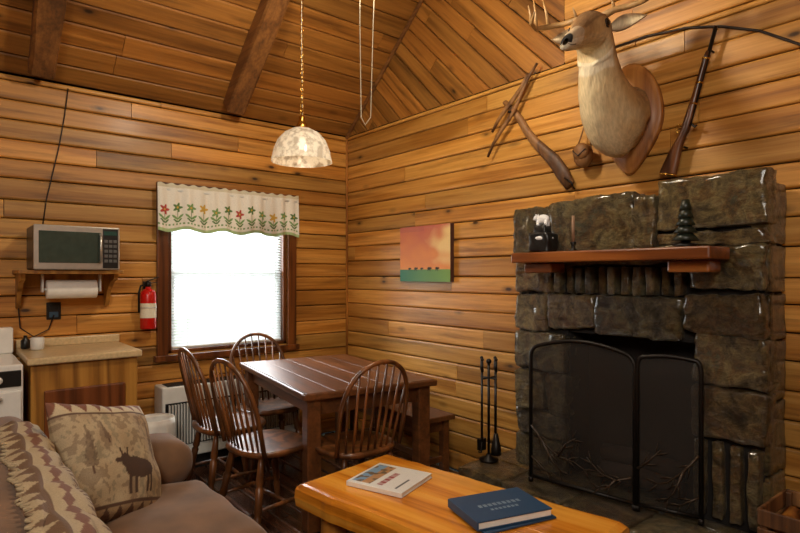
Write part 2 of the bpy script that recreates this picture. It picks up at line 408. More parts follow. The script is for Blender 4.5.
for x in (VX0+.02,VX1-.02): b.tube([(x,-.066,1.975),(x,-.045,1.975),(x,-.031,1.975)],.007,WHITEP)
o2=b.done('rod'); e=empty('valance'); o1.parent=e; o2.parent=e
# ---------------------------------------------------------------- kitchen corner
b=MB(); b.bb(-2.40,-1.95,-.37,-.05,1.405,1.665,BLACKP,.01)
b.bb(-2.40,-1.95,-.385,-.37,1.405,1.665,STEEL,.006); b.bb(-2.375,-2.055,-.389,-.384,1.445,1.63,plain('microwave_door_glass',H('#46564f'),.06,.4),.004)
b.bb(-2.045,-1.96,-.389,-.384,1.415,1.655,BLACKP,.003); b.bb(-2.04,-1.966,-.391,-.388,1.615,1.64,plain('lcd',H('#2a4a44'),.2),.001)
GREYK=plain('keypad_grey',H('#5a5a58'),.4)
for r in range(5):
    for c in range(3): b.bb(-2.037+c*.025,-2.018+c*.025,-.3905,-.388,1.45+r*.03,1.468+r*.03,GREYK,.001)
b.tube([(-2.06,-.39,1.45),(-2.06,-.41,1.46),(-2.06,-.41,1.61),(-2.06,-.39,1.62)],.006,STEEL)
b.done('microwave')
b=MB(); b.bb(-2.47,-1.92,-.36,-.001,1.38,1.403,CABW)
for x in (-2.44,-1.95):
    rs=[]
    for xx in (x-.012,x+.012):
        rs.append([V((xx,y,z)) for y,z in ((-.001,1.38),(-.3,1.38),(-.28,1.345),(-.2,1.33),(-.1,1.27),(-.06,1.2),(-.03,1.17),(-.001,1.17))])
    b.rings(rs,CABW,smooth=False)
b.bb(-2.43,-1.96,-.02,-.001,1.3,1.38,CABW); b.done('wall_shelf')
b=MB(); Rx=Matrix.Rotation(math.pi/2,3,'Y')
b.lathe([(.02,-.135),(.055,-.135),(.057,-.13),(.057,.13),(.055,.135),(.02,.135)],PAPER,(-2.18,-.2,1.287),Rx)
b.tube([(-2.34,-.2,1.287),(-2.02,-.2,1.287)],.008,WHITEP)
for x in (-2.335,-2.025): b.bb(x-.006,x+.006,-.225,-.175,1.27,1.379,WHITEP)
b.done('paper_towel_roll')
b=MB(); b.bb(-2.29,-2.21,-.008,.001,1.09,1.2,BLACKP); b.bb(-2.275,-2.225,-.012,-.007,1.105,1.14,plain('outlet_blue',H('#3c5a70'),.3)); b.bb(-2.275,-2.225,-.012,-.007,1.15,1.185,BLACKP)
b.done('wall_outlet')
b=MB(); b.tube([(-2.415,-.02,1.38),(-2.44,-.02,1.2),(-2.43,-.03,1.05),(-2.36,-.03,.99),(-2.28,-.02,1.03),(-2.25,-.015,1.12)],.004,CORD); b.done('power_cord')
b=MB(); pts=[(-2.17,-.004,2.58),(-2.19,-.004,2.4),(-2.22,-.004,2.2),(-2.26,-.004,2.0),(-2.29,-.004,1.85),(-2.31,-.004,1.68)]
b.tube(pts,.0035,CORD,6); b.done('wall_wire')
b=MB(); b.bb(-2.43,-1.89,-.55,-.01,.08,.885,CABW); b.bb(-2.43,-1.89,-.5,-.01,0,.08,BLACKP,0)
b.bb(-2.37,-1.96,-.572,-.551,.2,.74,CABD,.008)
b.sphere((-2.33,-.585,.66),.016,LEATHER)
b.bb(-2.45,-1.87,-.585,-.001,.885,.925,COUNTER,.01,3); b.bb(-2.45,-1.87,-.03,-.001,.925,.975,COUNTER,.005)
b.done('kitchen_cabinet')
b=MB(); b.lathe([(.03,0),(.035,.01),(.036,.07),(.03,.075)],WHITEP,(-2.36,-.2,.927)); b.lathe([(.02,0),(.025,.005),(.025,.05),(.01,.065),(.01,.08)],BLACKP,(-2.41,-.1,.927),seg=14); b.done('spice_jars')
b=MB(); b.bb(-3.2,-2.47,-.62,-.02,.03,.905,WHITE,.012,3); b.bb(-3.2,-2.47,-.1,-.02,.905,1.06,WHITE,.01)
b.bb(-3.19,-2.48,-.63,-.619,.79,.875,BLACKP,.004); b.bb(-3.19,-2.48,-.64,-.62,.2,.77,WHITE,.008); b.bb(-3.05,-2.6,-.644,-.638,.35,.62,BLACKP,.004); b.bb(-3.19,-2.48,-.635,-.62,.04,.185,WHITE,.006)
b.tube([(-3.1,-.64,.735),(-3.1,-.67,.735),(-2.57,-.67,.735),(-2.57,-.64,.735)],.009,STEEL)
for x in (-3.1,-2.97,-2.84,-2.71,-2.58): b.lathe([(.02,0),(.02,.012),(.014,.02)],WHITEP,(x,-.632,.83),Matrix.Rotation(math.pi/2,3,'X'),seg=14)
for x,y,r in ((-3.02,-.45,.09),(-2.66,-.45,.075),(-3.02,-.22,.075),(-2.66,-.22,.09)):
    for q in (1,.75,.5,.25): b.tube([(x+r*q*math.cos(a*.3927),y+r*q*math.sin(a*.3927),.913) for a in range(16)],.005,BLACK,6,loop=True)
for x in (-3.15,-2.52):
    for y in (-.55,-.1): b.lathe([(.02,0),(.02,.03)],BLACKP,(x,y,0),seg=10)
b.done('kitchen_stove')
tx_,ty_=-1.752,-.43
b=MB(); b.lathe([(.08,0),(.09,.01),(.107,.43),(.110,.44),(.107,.45),(.1,.45),(.08,.05)],WHITEP,(tx_,ty_,0))
b.lathe([(.098,.38),(.106,.45),(.112,.47),(.117,.43),(.121,.35),(.116,.30)],PAPER,(tx_,ty_,0),seg=40,cap=False,wob=lambda t,z:.03*math.sin(9*t+z*20)*(z<.46)*.5)
b.done('trash_can')
b=MB(); ex,ey=-1.70,-.075
b.lathe([(.02,0),(.047,.003),(.052,.012),(.052,.235),(.046,.26),(.028,.275),(.018,.28),(.018,.295)],RED,(ex,ey,1.0)); b.lathe([(.0525,.08),(.0525,.18)],LABEL,(ex,ey,1.0),cap=False)
b.lathe([(.014,.29),(.02,.295),(.02,.325),(.01,.33)],BLACK,(ex,ey,1.0),seg=12); b.box((ex+.03,ey,1.345),(.09,.014,.008),BLACK,Matrix.Rotation(-.35,3,'Y')); b.box((ex+.03,ey,1.32),(.07,.012,.006),BLACK)
b.tube([(ex-.015,ey,1.31),(ex-.05,ey-.01,1.3),(ex-.063,ey-.01,1.25),(ex-.062,ey-.01,1.12)],.007,BLACK); b.bb(ex-.015,ex+.015,-.02,0.002,1.02,1.33,BLACK)
b.tube([(ex+.054*math.cos(a),ey+.054*math.sin(a),1.15) for a in [k*.314 for k in range(20)]],.003,STEEL,6,loop=True)
b.done('fire_extinguisher')
b=MB(); b.bb(-1.64,-.58,-.19,-.001,.1,.6,WHITEP,.012,3); b.bb(-1.6,-.62,-.16,-.02,0,.1,BLACKP,0)
x=-1.6
while x<-.62:
    b.bb(x,x+.008,-.212,-.189,.2,.48,WHITEP,.001,1); x+=.02
b.bb(-1.62,-.6,-.193,-.189,.19,.49,BLACKP,0)
for k in range(5): b.bb(-1.6,-.9,-.17+k*.03,-.16+k*.03,.6,.606,BLACKP,.001,1)
b.done('air_conditioner')
# ---------------------------------------------------------------- dining set
TR=-.15
b=MB()
for k in range(5): b.bb(-.4+k*.16,-.4+(k+1)*.16-.0005,-.62,.62,.715,.75,TABLEW,.0012,1)
b.bb(-.42,.42,-.64,-.62,.713,.749,TABLEW,.008);b.bb(-.42,.42,.62,.64,.713,.749,TABLEW,.008);b.bb(-.42,-.4,-.62,.62,.713,.749,TABLEW,.008);b.bb(.4,.42,-.62,.62,.713,.749,TABLEW,.008)
for sx in (-1,1):
    b.bb(sx*.345-.012,sx*.345+.012,-.55,.55,.62,.715,TABLEW)
    b.bb(-.33,.33,sx*.565-.012,sx*.565+.012,.62,.715,TABLEW)
    for sy in (-1,1): b.bb(sx*.35-.04,sx*.35+.04,sy*.565-.04,sy*.565+.04,0,.715,TABLEW,.006)
b.done('dining_table',(-.835,-1.03,0),TR)
cm=None
def chair(name,loc,rz):
    """local +x = front, hoop at -x"""
    global cm
    if cm is None:
        b=MB(); n=32
        def outline(sc,z):
            r=[]
            for k in range(n):
                t=2*math.pi*k/n
                x=.21*math.copysign(abs(math.cos(t))**.75,math.cos(t)); y=.22*math.copysign(abs(math.sin(t))**.75,math.sin(t))*(1+.08*math.cos(t)); r.append(V((x*sc,y*sc,z)))
            return r
        b.rings([outline(.86,.42),outline(.97,.432),outline(1,.445),outline(.98,.458),outline(.85,.456),outline(.5,.447)],CHAIRW)
        for sx in (-1,1):
            for sy in (-1,1):
                top=V((sx*.13,sy*.14,.43)); bot=V((sx*.2,sy*.2,0)); ps=[];rr=[]
                for q,r in ((0,.012),(.1,.017),(.3,.022),(.33,.014),(.36,.022),(.5,.018),(.62,.022),(.65,.014),(.68,.02),(.85,.014),(1,.011)): ps.append(top.lerp(bot,q)); rr.append(r)
                b.tube(ps,rr,CHAIRW,10)
        def lp(sx,sy,q): return V((sx*.13,sy*.14,.43)).lerp(V((sx*.2,sy*.2,0)),q)
        for sy in (-1,1):
            a,c=lp(-1,sy,.6),lp(1,sy,.6); b.tube([a,a.lerp(c,.3),a.lerp(c,.5),a.lerp(c,.7),c],[.008,.01,.014,.01,.008],CHAIRW,8)
        a,c=lp(-1,-1,.6).lerp(lp(1,-1,.6),.5),lp(-1,1,.6).lerp(lp(1,1,.6),.5); b.tube([a,a.lerp(c,.5),c],[.008,.014,.008],CHAIRW,8)
        def hp(t):
            yy=.20*math.cos(t); zz=max(0,math.sin(t))
            w=1+.22*zz**.8; zf=zz**.62
            return V((-.165-.10*zf-.015+.03*(abs(math.cos(t))**2),yy*w,.45+.48*zf))
        b.tube([hp(math.pi*k/48) for k in range(49)],.0125,CHAIRW,10)
        for k in range(8):
            yb=(k-3.5)*.042; yt=(k-3.5)*.052; best=min([hp(math.pi*j/200) for j in range(1,200)],key=lambda p:abs(p.y-yt))
            bot=V((-.17+.02*abs(yb)/.15,yb,.45)); ps=[bot.lerp(best,q) for q in (0,.3,.5,1)]
            b.tube(ps,[.006,.0085,.0075,.005],CHAIRW,8)
        ob=b.done(name); cm=ob.data
    else:
        ob=bpy.data.objects.new(name,cm); scene.collection.objects.link(ob)
    ob.location=(*loc,0); ob.rotation_euler=(0,0,rz)
chair('dining_chair',(-1.41,-1.31),.12)
chair('dining_chair.001',(-1.41,-.77),-.02)
chair('dining_chair.002',(-1.01,-.50),-math.pi/2-.1)
chair('dining_chair.003',(-1.05,-1.62),math.pi/2-.03)
b=MB(); b.bb(-.14,.14,-.5,.5,.41,.445,TABLEW,.006)
for sy in (-1,1):
    for sx in (-1,1): b.bb(sx*.1-.025,sx*.1+.025,sy*.43-.025,sy*.43+.025,0,.41,TABLEW,.004)
    b.bb(-.1,.1,sy*.43-.01,sy*.43+.01,.33,.41,TABLEW)
for sx in (-1,1): b.bb(sx*.1-.01,sx*.1+.01,-.42,.42,.33,.41,TABLEW)
b.bb(-.012,.012,-.42,.42,.12,.16,TABLEW); 
for sy in (-1,1): b.bb(-.1,.1,sy*.43-.012,sy*.43+.012,.12,.16,TABLEW)
b.done('dining_bench',(-.25,-1.0,0),-.08)
# pendant
px,py=-1.05,-1.05
b=MB(); b.lathe([(.03,2.30),(.06,2.292),(.11,2.265),(.15,2.22),(.175,2.16),(.185,2.11),(.19,2.085)],SHADE,(px,py,0),seg=48,cap=False,wob=lambda t,z:.012*math.sin(12*t)*(2.31-z)*3)
b.lathe([(.035,2.29),(.04,2.305),(.028,2.325),(.018,2.35),(.02,2.365),(.01,2.38)],BRASS,(px,py,0)); b.lathe([(.018,2.3),(.02,2.25),(.01,2.24)],BRASS,(px,py,0)); b.sphere((px,py,2.2),.03,BULB,(1,1,1.3))
z=2.385; k=0
while z<3.44:
    c=V((px,py,z)); pts=[]
    for a in range(10):
        t=a*.6283; q=V((.009*math.cos(t),0,.016*math.sin(t))); 
        if k%2: q=V((0,q.x,q.z))
        pts.append(c+q)
    b.tube(pts,.0028,BRASS,5,loop=True); z+=.026; k+=1
b.tube([(px+.004,py,2.37),(px-.003,py,2.9),(px+.002,py,3.47)],.002,WHITEP,5)
b.lathe([(.05,3.44),(.05,3.48),(.03,3.43)],BRASS,(px,py,0)); b.done('pendant_lamp')
# ceiling fan (above the frame)
fx,fy=-1.33,-2.14
b=MB(); b.tube([(fx,fy,3.35),(fx,fy,4.4)],.012,BRASS); b.lathe([(.02,3.4),(.1,3.38),(.12,3.3),(.12,3.22),(.08,3.18),(.05,3.1),(.05,3.06)],BRASS,(fx,fy,0)); b.lathe([(.03,4.32),(.07,4.38),(.07,4.44)],BRASS,(fx,fy,0))
for k in range(5):
    a=k*1.2566+.3; R=Matrix.Rotation(a,3,'Z'); d=R@V((.4,0,0)); b.box(V((fx,fy,3.24))+d,(.48,.13,.008),TABLEW,R@Matrix.Rotation(.2,3,'X')); d=R@V((.15,0,0)); b.box(V((fx,fy,3.24))+d,(.1,.03,.008),BRASS,R)
for k in range(3):
    a=k*2.094+.5; p=V((fx+.13*math.cos(a),fy+.13*math.sin(a),3.03)); b.tube([(fx,fy,3.09),p+V((0,0,.06))],.01,BRASS); b.sphere(p,.05,GLOBE)
b.tube([(fx-.03,fy+.02,3.06),(fx-.032,fy+.02,2.5),(fx-.025,fy+.02,2.08),(fx-.01,fy+.01,2.045),(fx+.01,fy-.005,2.08),(fx+.02,fy-.01,2.5),(fx+.035,fy-.02,3.06)],.0022,plain('pull_cord',H('#cfc4a8'),.7),6)
b.done('ceiling_fan')
# ---------------------------------------------------------------- painting
def pc(u,v):
    pink=V(H('#cf6f5a')); org=V(H('#f59a4c')); yel=V(H('#ffd890')); dark=V(H('#b05c58')); 
    n=noise.noise(V((u*3,v*5,1)))+.5*noise.noise(V((u*8,v*9,1))); c=org.lerp(pink,min(1,max(0,v*1.2-.25+n*.2)))
    g=max(0,1-math.hypot((u-1.02)/.42,(v-.66)/.42)+n*.4); c=c.lerp(yel,min(1,g*1.6))
    if v>.9 and u<.5: c=c.lerp(dark,.35)
    if v<.22: c=V(H('#2f7a5c')).lerp(V(H('#7fa84a')),u)
    for k,(a,s) in enumerate(((.2,.8),(.33,1),(.45,.8),(.6,1.1),(.75,1))):
        x=(u-a)/(.03*s); y=(v-.235)/(.022*s)
        if x*x+y*y<1: c=V(H('#2c2014'))
        if abs(abs(x)-.6)<.2 and -1.9<y<0: c=V(H('#2c2014'))
        if (x-1.1)**2*3+(y-.1)**2<.6: c=V(H('#2c2014'))
    return c
y0,y1,z0,z1=-.79,-1.345,1.325,1.74
o1=grid_obj('canvas_print',200,150,lambda u,v:(-.036,y0+(y1-y0)*u,z0+(z1-z0)*v),pc,CANVAS)
b=MB(); b.bb(-.035,.004,y1,y0,z0,z1,plain('canvas_edge',H('#4a2a1e'),.7),.002); o2=b.done('stretcher'); e=empty('canvas_painting',(0,-1.07,1.53)); 
for o in (o1,o2): o.parent=e; o.matrix_parent_inverse=Matrix.Translation(e.location).inverted()
# ---------------------------------------------------------------- fireplace
FY0=-2.09; FX=-.25; WE=1.275
b=MB(); w2y=lambda w:FY0-w
b.bb(-.21,-.008,w2y(.02),w2y(.33),.3,1.72,MORTAR,0); b.bb(-.21,-.008,w2y(.99),w2y(WE-.02),.3,1.72,MORTAR,0); b.bb(-.2,-.008,w2y(.33),w2y(.99),1.08,1.72,MORTAR,0)
b.bb(-.03,-.01,w2y(.33),w2y(.99),.3,1.08,SOOT,0)
b.bb(-.205,-.03,w2y(.325),w2y(.34),.3,1.08,SOOT,0); b.bb(-.205,-.03,w2y(.98),w2y(.995),.3,1.08,SOOT,0); b.bb(-.205,-.03,w2y(.33),w2y(.99),1.07,1.085,SOOT,0)
def st(w0,w1,z0,z1,dx=0,amp=.011,cuts=13):
    g=.006; t=.13; xf=FX-.005+dx+random.uniform(-.018,.012); w1=min(w1,WE)
    b.stone((xf+t/2,w2y((w0+w1)/2),(z0+z1)/2),(t,w1-w0-g,z1-z0-g),amp=amp,cuts=cuts,jit=.012 if w1-w0>.1 else .003)
for r in ((0,.24,1.5,1.745),(.24,.72,1.5,1.775),(.72,.83,1.5,1.75),(.83,1.29,1.575,1.80),(.83,1.29,1.5,1.575),
          (0,.26,1.27,1.5),(.96,1.29,1.30,1.5),(.26,.96,1.42,1.5),
          (0,.22,1.06,1.27),(.22,.52,1.1,1.27),(.52,.94,1.08,1.27),(.94,1.29,1.12,1.30),
          (0,.335,.84,1.06),(0,.2,.62,.84),(.2,.335,.60,.84),(0,.335,.48,.62),(0,.335,.3,.48),
          (.985,1.29,.90,1.12),(.985,1.29,.68,.90)): st(*r)
for k in range(11): st(.275+k*.063,.275+k*.063+.042,1.275,1.415,0,.006,6)
for k in range(4): st(.99+k*.072,.99+k*.072+.048,.33,.66,0,.006,6)
for (z0,z1) in ((.3,.55),(.55,.85),(.85,1.1),(1.1,1.3),(1.3,1.5),(1.5,1.76)):
    b.stone((-.115,w2y(WE-.035),(z0+z1)/2),(.19,.07,z1-z0-.008),cuts=6,amp=.006); b.stone((-.115,w2y(.035),(z0+z1)/2),(.19,.07,min(z1,1.71)-z0-.008),cuts=6,amp=.006)
b.bb(-.50,-.008,-3.7,-1.97,0,.26,MORTAR,0)
y=-1.93; rr=random.Random(3)
while y>-3.72:
    l=rr.uniform(.26,.46); l=min(l,y+3.78)
    if l<.1: break
    b.stone((-.42,y-l/2,.262),(.26,l-.006,.075),amp=.006); b.stone((-.155,y-l/2,.262),(.26,l-.006,.075),amp=.004)
    for z0,z1 in ((0,.12),(.12,.228)): b.stone((-.5,y-l/2,(z0+z1)/2+.004),(.07,l-.008,z1-z0-.008),amp=.006)
    y-=l
for z0,z1 in ((0,.12),(.12,.228)): b.stone((-.26,-1.965,(z0+z1)/2+.004),(.46,.07,z1-z0-.01),amp=.006)
b.done('stone_fireplace')
b=MB(); b.bb(-.48,-.275,-3.24,-2.25,1.437,1.49,MANTELW,.008,2)
for y in (-2.36,-3.12): b.bb(-.40,-.275,y-.085,y+.085,1.385,1.437,MANTELW,.008)
b.done('fireplace_mantel')
b=MB()
for k,(y,z,x) in enumerate(((-2.55,.375,-.1),(-2.6,.375,-.16),(-2.58,.45,-.12))): b.tube([(x,y,z),(x-.01,y-.2,z+.01),(x,y-.4,z)],[.045,.05,.042],CHAR,12)
for y in (-2.6,-2.75,-2.9): b.bb(-.19,-.05,y-.008,y+.008,.302,.33,BLACK)
b.done('fireplace_logs')
e=empty('fireplace_screen',(-.36,-2.8,.3)); 
TWG=plain('bronze_twig',H('#3a2c1e'),.4,.5)
def panel(P,Q,arch,name,tw):
    b=MB(); P=V(P);Q=V(Q); zb,zt=.325,1.0
    def top(q):
        c=0
        for s_ in (q,1-q):
            if s_<.08: c=.045*(1-math.sqrt(max(0,1-(1-s_/.08)**2)))
        return zt+arch*math.sin(math.pi*q)-c
    qs=[0,.004,.015,.03,.05,.08]+[.08+.84*k/16 for k in range(1,16)]+[.92,.95,.97,.985,.996,1]; n=len(qs)-1
    tp=[P.lerp(Q,q)+Z*top(q) for q in qs]
    b.tube([P+Z*zb]+tp+[Q+Z*zb],.010,BLACK,8); b.tube([P+Z*(zb+.01),Q+Z*(zb+.01)],.010,BLACK,8)
    for q in (0,1): p=P.lerp(Q,q); b.tube([p+Z*.305,p+Z*.33],.013,BLACK,8)
    i=b.mi(MESHS)
    for k in range(n):
        f=b.bm.faces.new([b.bm.verts.new(v) for v in (P.lerp(Q,qs[k])+Z*zb,P.lerp(Q,qs[k+1])+Z*zb,tp[k+1],tp[k])]); f.material_index=i
    d=(Q-P); nrm=V((-1,0,0))*.010
    for pl in tw:
        m=len(pl); pts=[P+d*q+Z*z+nrm for q,z in pl]; b.tube(pts,[.0065-.0045*j/(m-1) for j in range(m)],TWG,6)
        for j in range(1,m):
            a=pts[j-1].lerp(pts[j],.6); u_=(pts[j]-pts[j-1]).normalized(); up=u_.cross(nrm).normalized()
            for sg in (-1,1): b.tube([a,a+u_*.02+up*sg*.014,a+u_*.05+up*sg*.03],[.002,.005,.001],TWG,6,flat=.5)
    o=b.done(name,normals=True); o.parent=e; o.matrix_parent_inverse=Matrix.Translation(e.location).inverted()
panel((-.44,-2.35,0),(-.37,-2.875,0),.05,'main_panel',[[(.02,.60),(.15,.52),(.30,.47),(.46,.46),(.62,.42)],[(.15,.52),(.24,.44),(.36,.38)],[(.30,.47),(.38,.54),(.48,.58)],[(.98,.45),(.84,.42),(.70,.44),(.58,.50)],[(.84,.42),(.76,.37),(.66,.36)],[(.02,.44),(.12,.40),(.24,.36)]])
panel((-.365,-2.885,0),(-.29,-3.13,0),.015,'side_panel',[[(.98,.60),(.75,.52),(.5,.46),(.25,.44)],[(.75,.52),(.6,.42),(.45,.37)],[(.02,.50),(.2,.54),(.4,.60)],[(.98,.42),(.8,.39),(.65,.36)]])
b=MB(); tx,ty=-.36,-1.99; hz=.303
b.lathe([(.055,hz),(.055,hz+.012),(.02,hz+.025),(.012,hz+.04)],BLACK,(tx,ty,0)); b.tube([(tx,ty,.33),(tx,ty,.86)],.008,BLACK); b.sphere((tx,ty,.875),.016,BLACK)
b.tube([(tx-.0,ty+.06,.78),(tx,ty-.06,.78)],.005,BLACK); b.tube([(tx-.06,ty,.78),(tx+.06,ty,.78)],.005,BLACK)
for (dx,dy,k) in ((0,.055,0),(0,-.055,1),(-.055,0,2),(.055,0,3)):
    x,y=tx+dx,ty+dy; b.tube([(x,y,.4),(x,y,.82)],.005,BLACK,8); b.tube([(x,y,.82),(x,y,.88)],[.009,.007],BLACK,8); b.sphere((x,y,.89),.01,BLACK)
    if k==0: b.box((x,y,.385),(.05,.03,.07),BLACK)
    if k==1: b.lathe([(.012,.47),(.03,.38),(.03,.35)],BLACK,(x,y,0),seg=12)
    if k==2: b.tube([(x,y,.42),(x-.01,y,.36),(x-.03,y,.37)],.005,BLACK,6)
b.done('fireplace_tool_set')
b=MB(); c=V((-.37,-2.375,1.49))
b.stone(c+V((0,0,.055)),(.09,.12,.1),BLACKP,amp=.010); b.sphere(c+V((0,0,.075)),.05,SNOW,(1,1.25,.4)); b.stone(c+V((.0,.0,.11)),(.06,.07,.07),BLACKP,amp=.008)
b.sphere(c+V((0,0,.175)),.026,SNOW,(.8,1.5,1)); b.sphere(c+V((0,.04,.185)),.016,SNOW,(.9,1.2,1)); b.sphere(c+V((0,.055,.18)),.008,SNOW)
for sx in (-.01,.01):
    for sy in (-.025,.025): b.tube([c+V((sx,sy,.17)),c+V((sx,sy,.13))],[.009,.007],SNOW,8)
    b.sphere(c+V((sx,.038,.20)),.005,SNOW)
b.done('polar_bear_figurine')
b=MB(); b.lathe([(.025,0),(.025,.006),(.01,.015),(.009,.03),(.016,.045),(.012,.05)],BLACK,(-.37,-2.555,1.49),seg=16); b.tube([(-.37,-2.555,1.535),(-.37,-2.555,1.67)],.008,WAX); b.tube([(-.37,-2.555,1.67),(-.37,-2.555,1.68)],.0015,BLACK,5); b.done('candlestick')
b=MB(); c=V((-.37,-3.10,1.49)); GG=plain('dark_green_glaze',H('#1c2318'),.4)
b.lathe([(.045,0),(.045,.015),(.02,.02),(.012,.05)],BLACK,c,seg=16)
for k in range(5): b.lathe([(.056-.008*k,.03+.032*k),(.036-.004*k,.052+.032*k),(.014,.075+.032*k)],GG,c,seg=12,wob=lambda t,z:.12*math.sin(6*t))
b.done('pine_tree_figurine')
# ---------------------------------------------------------------- deer mount
DY=-2.66
b=MB(); 
out=[]
for k in range(40):
    t=2*math.pi*k/40; y=.165*math.sin(t); z=.26*math.cos(t)
    if z<0: y*=1-.45*(-z/.26)**2; 
    z*=1+.06*math.cos(2*t)
    out.append((y,z))
b.rings([[V((x,DY+y*s,2.19+z*s)) for y,z in out] for x,s in ((0.003,1),(-.018,1),(-.024,.96),(-.026,.9),(-.034,.88),(-.034,.5))],PLAQ)
plaque=b.done('plaque')
S=[(.03,2.19,.11,.175,5),(.09,2.165,.138,.19,15),(.16,2.165,.143,.19,33),(.225,2.21,.13,.17,48),(.275,2.28,.11,.145,58),(.305,2.355,.094,.125,62),(.33,2.425,.083,.11,52),(.365,2.480,.082,.095,18),(.415,2.505,.085,.090,-8),(.47,2.492,.073,.078,-24),(.525,2.462,.052,.060,-30),(.58,2.43,.041,.048,-28),(.62,2.41,.037,.041,-24),(.645,2.398,.028,.030,-22),(.653,2.395,.012,.012,-22)]
def cr(a,b_,c,d,t): return tuple(.5*((2*b_[i])+(-a[i]+c[i])*t+(2*a[i]-5*b_[i]+4*c[i]-d[i])*t*t+(-a[i]+3*b_[i]-3*c[i]+d[i])*t**3) for i in range(len(a)))
SS=[]
for i in range(len(S)-1):
    for q in range(6): SS.append(cr(S[max(0,i-1)],S[i],S[i+1],S[min(len(S)-1,i+2)],q/6))
SS.append(S[-1]); NS=len(SS)-1
yaw=math.radians(14)
def turn(x,y,z):
    w=min(1,max(0,(z-2.30)/.15)); a=yaw*w; dx=x-.30; dy=y
    return V((-(.30+dx*math.cos(a)+dy*math.sin(a)),DY+dy*math.cos(a)-dx*math.sin(a),z))
def dpos(u,v):
    k=min(NS,int(round(v*NS))); x,z,a,h,ang=SS[k]; t=2*math.pi*u; an=math.radians(ang); q6=k/6
    ct=math.cos(t); st_=math.sin(t)
    y=a*st_; r=h*ct
    if q6<6 and ct<0: y*=1-.3*abs(ct)
    if q6>8.5: y*=1+.12*(ct<0)*abs(ct)
    if 7.8<q6<9.3 and abs(st_)>.6 and 0<ct<.75: y*=1.06
    px_=x-math.sin(an)*r; pz=z+math.cos(an)*r
    q=noise.noise(V((px_*14,y*14,pz*14)))*.008*(1 if q6<7 else .2)+noise.noise(V((px_*60,y*60,pz*18)))*.004*(1 if q6<6.5 else 0)
    return turn(px_+q,y*(1+q),pz+q)
def dcol(u,v):
    q6=v*NS/6; t=2*math.pi*u; ct=math.cos(t)
    tan=V(H('#c09a63')); br=V(H('#8b653a')); cr_=V(H('#dcc79c')); 
    x,y,z=dpos(u,v); n=noise.noise(V((x*9,y*9,z*9)))+.6*noise.noise(V((x*40,y*40,z*14)))
    c=tan.lerp(br,max(0,min(1,.25+ct*.8+n*.5)))
    c=c.lerp(cr_,max(0,min(1,-ct*1.2-.05+n*.4)))
    if 5.2<q6<6.6 and ct<-.1: c=c.lerp(V(H('#e8dcc0')),.7)
    if 7<q6<11 and ct>.6: c=c.lerp(V(H('#6d4d2c')),.5)
    if q6>11.3: c=c.lerp(V(H('#e6dcc4')),.3 if ct>0 else .7)
    if q6>13.0 and ct>-.3: c=V(H('#17100c'))
    if q6>12 and -.62<ct<-.5: c=V(H('#3a2618'))
    return c
body=grid_obj('head_and_neck',64,NS,dpos,dcol,HIDE)
b=MB(); LID=plain('eyelid_skin',H('#1d120a'),.6)
for s in (-1,1):
    b.sphere(turn(.445,s*.076,2.518),.0165,EYE); b.tube([turn(.445+.022*math.cos(a*.52),s*.081,2.518+.016*math.sin(a*.52)) for a in range(12)],.0045,LID,6,loop=True)
    b.sphere(turn(.642,s*.016,2.412),.006,EYE)
    T=lambda x,y,z:turn(x,s*y,z)
    P=[T(.385,.04,2.578),T(.36,.085,2.605),T(.345,.15,2.61),T(.38,.21,2.60),T(.45,.245,2.575),T(.53,.235,2.57),T(.60,.19,2.585)]
    b.tube(P,[.018,.015,.013,.013,.011,.009,.003],BONE,10)
    for a,d,l in ((P[1],V((-.5,0,.9)),.06),(P[3],V((-.25,.1*s,1)),.13),(P[4],V((-.15,.0,1)),.13),(P[5],V((-.3,0,1)),.08)): b.tube([a,a+d.normalized()*l*.6+V((0.01,0,-.005)),a+d.normalized()*l],[.010,.007,.002],BONE,8)
    b.lathe([(.022,0),(.024,.006),(.018,.012)],BONE,T(.388,.04,2.572),seg=10)
face=b.done('antlers_and_eyes')
def ear(s):
    def pos(u,v):
        w=.040*math.sin(math.pi*min(1,v*.93+.07)**.8)*(u*2-1); l=v*.155
        base=turn(.345,s*.065,2.535); d=V((.12,s*.95,.15)); d.rotate(Matrix.Rotation(yaw,3,'Z')); d.normalize(); sd=V((.2,-s*.2,.9)).normalized()
        fw=V((-1,0,0)); return base+d*l+sd*w-fw*(.016-.026*(u*2-1)**2)*math.sin(math.pi*v)
    return grid_obj('ear',10,14,pos,lambda u,v:V(H('#d8c4a0')).lerp(V(H('#7a5530')),abs(u*2-1)**2*.9),HIDE,.005)
e=empty('mounted_deer_head',(0,DY,2.19)); 
for o in (plaque,body,face,ear(1),ear(-1)): o.parent=e; o.matrix_parent_inverse=Matrix.Translation(e.location).inverted()
e.scale=(1.04,1.06,1.05)
b=MB(); c=V((-.065,-2.42,2.03)); b.sphere(c,.06,LEATHER,(.7,.95,1.1)); b.sphere(c+V((-.025,0,.02)),.05,LEATHER,(.6,1,1)); b.tube([c+V((0,0.045,.04)),V((-.03,-2.40,2.2)),V((-.012,-2.42,2.3)),V((-.03,-2.44,2.2)),c+V((0,-.045,.04))],.004,LEATHER,6)
b.tube([c+V((-.045,.04,.03)),c+V((-.055,0,-.005)),c+V((-.045,-.04,.03))],.004,CORD,6); b.tube([V((0.003,-2.42,2.295)),V((-.03,-2.42,2.3))],.004,BLACK,6)
b.done('leather_pouch')
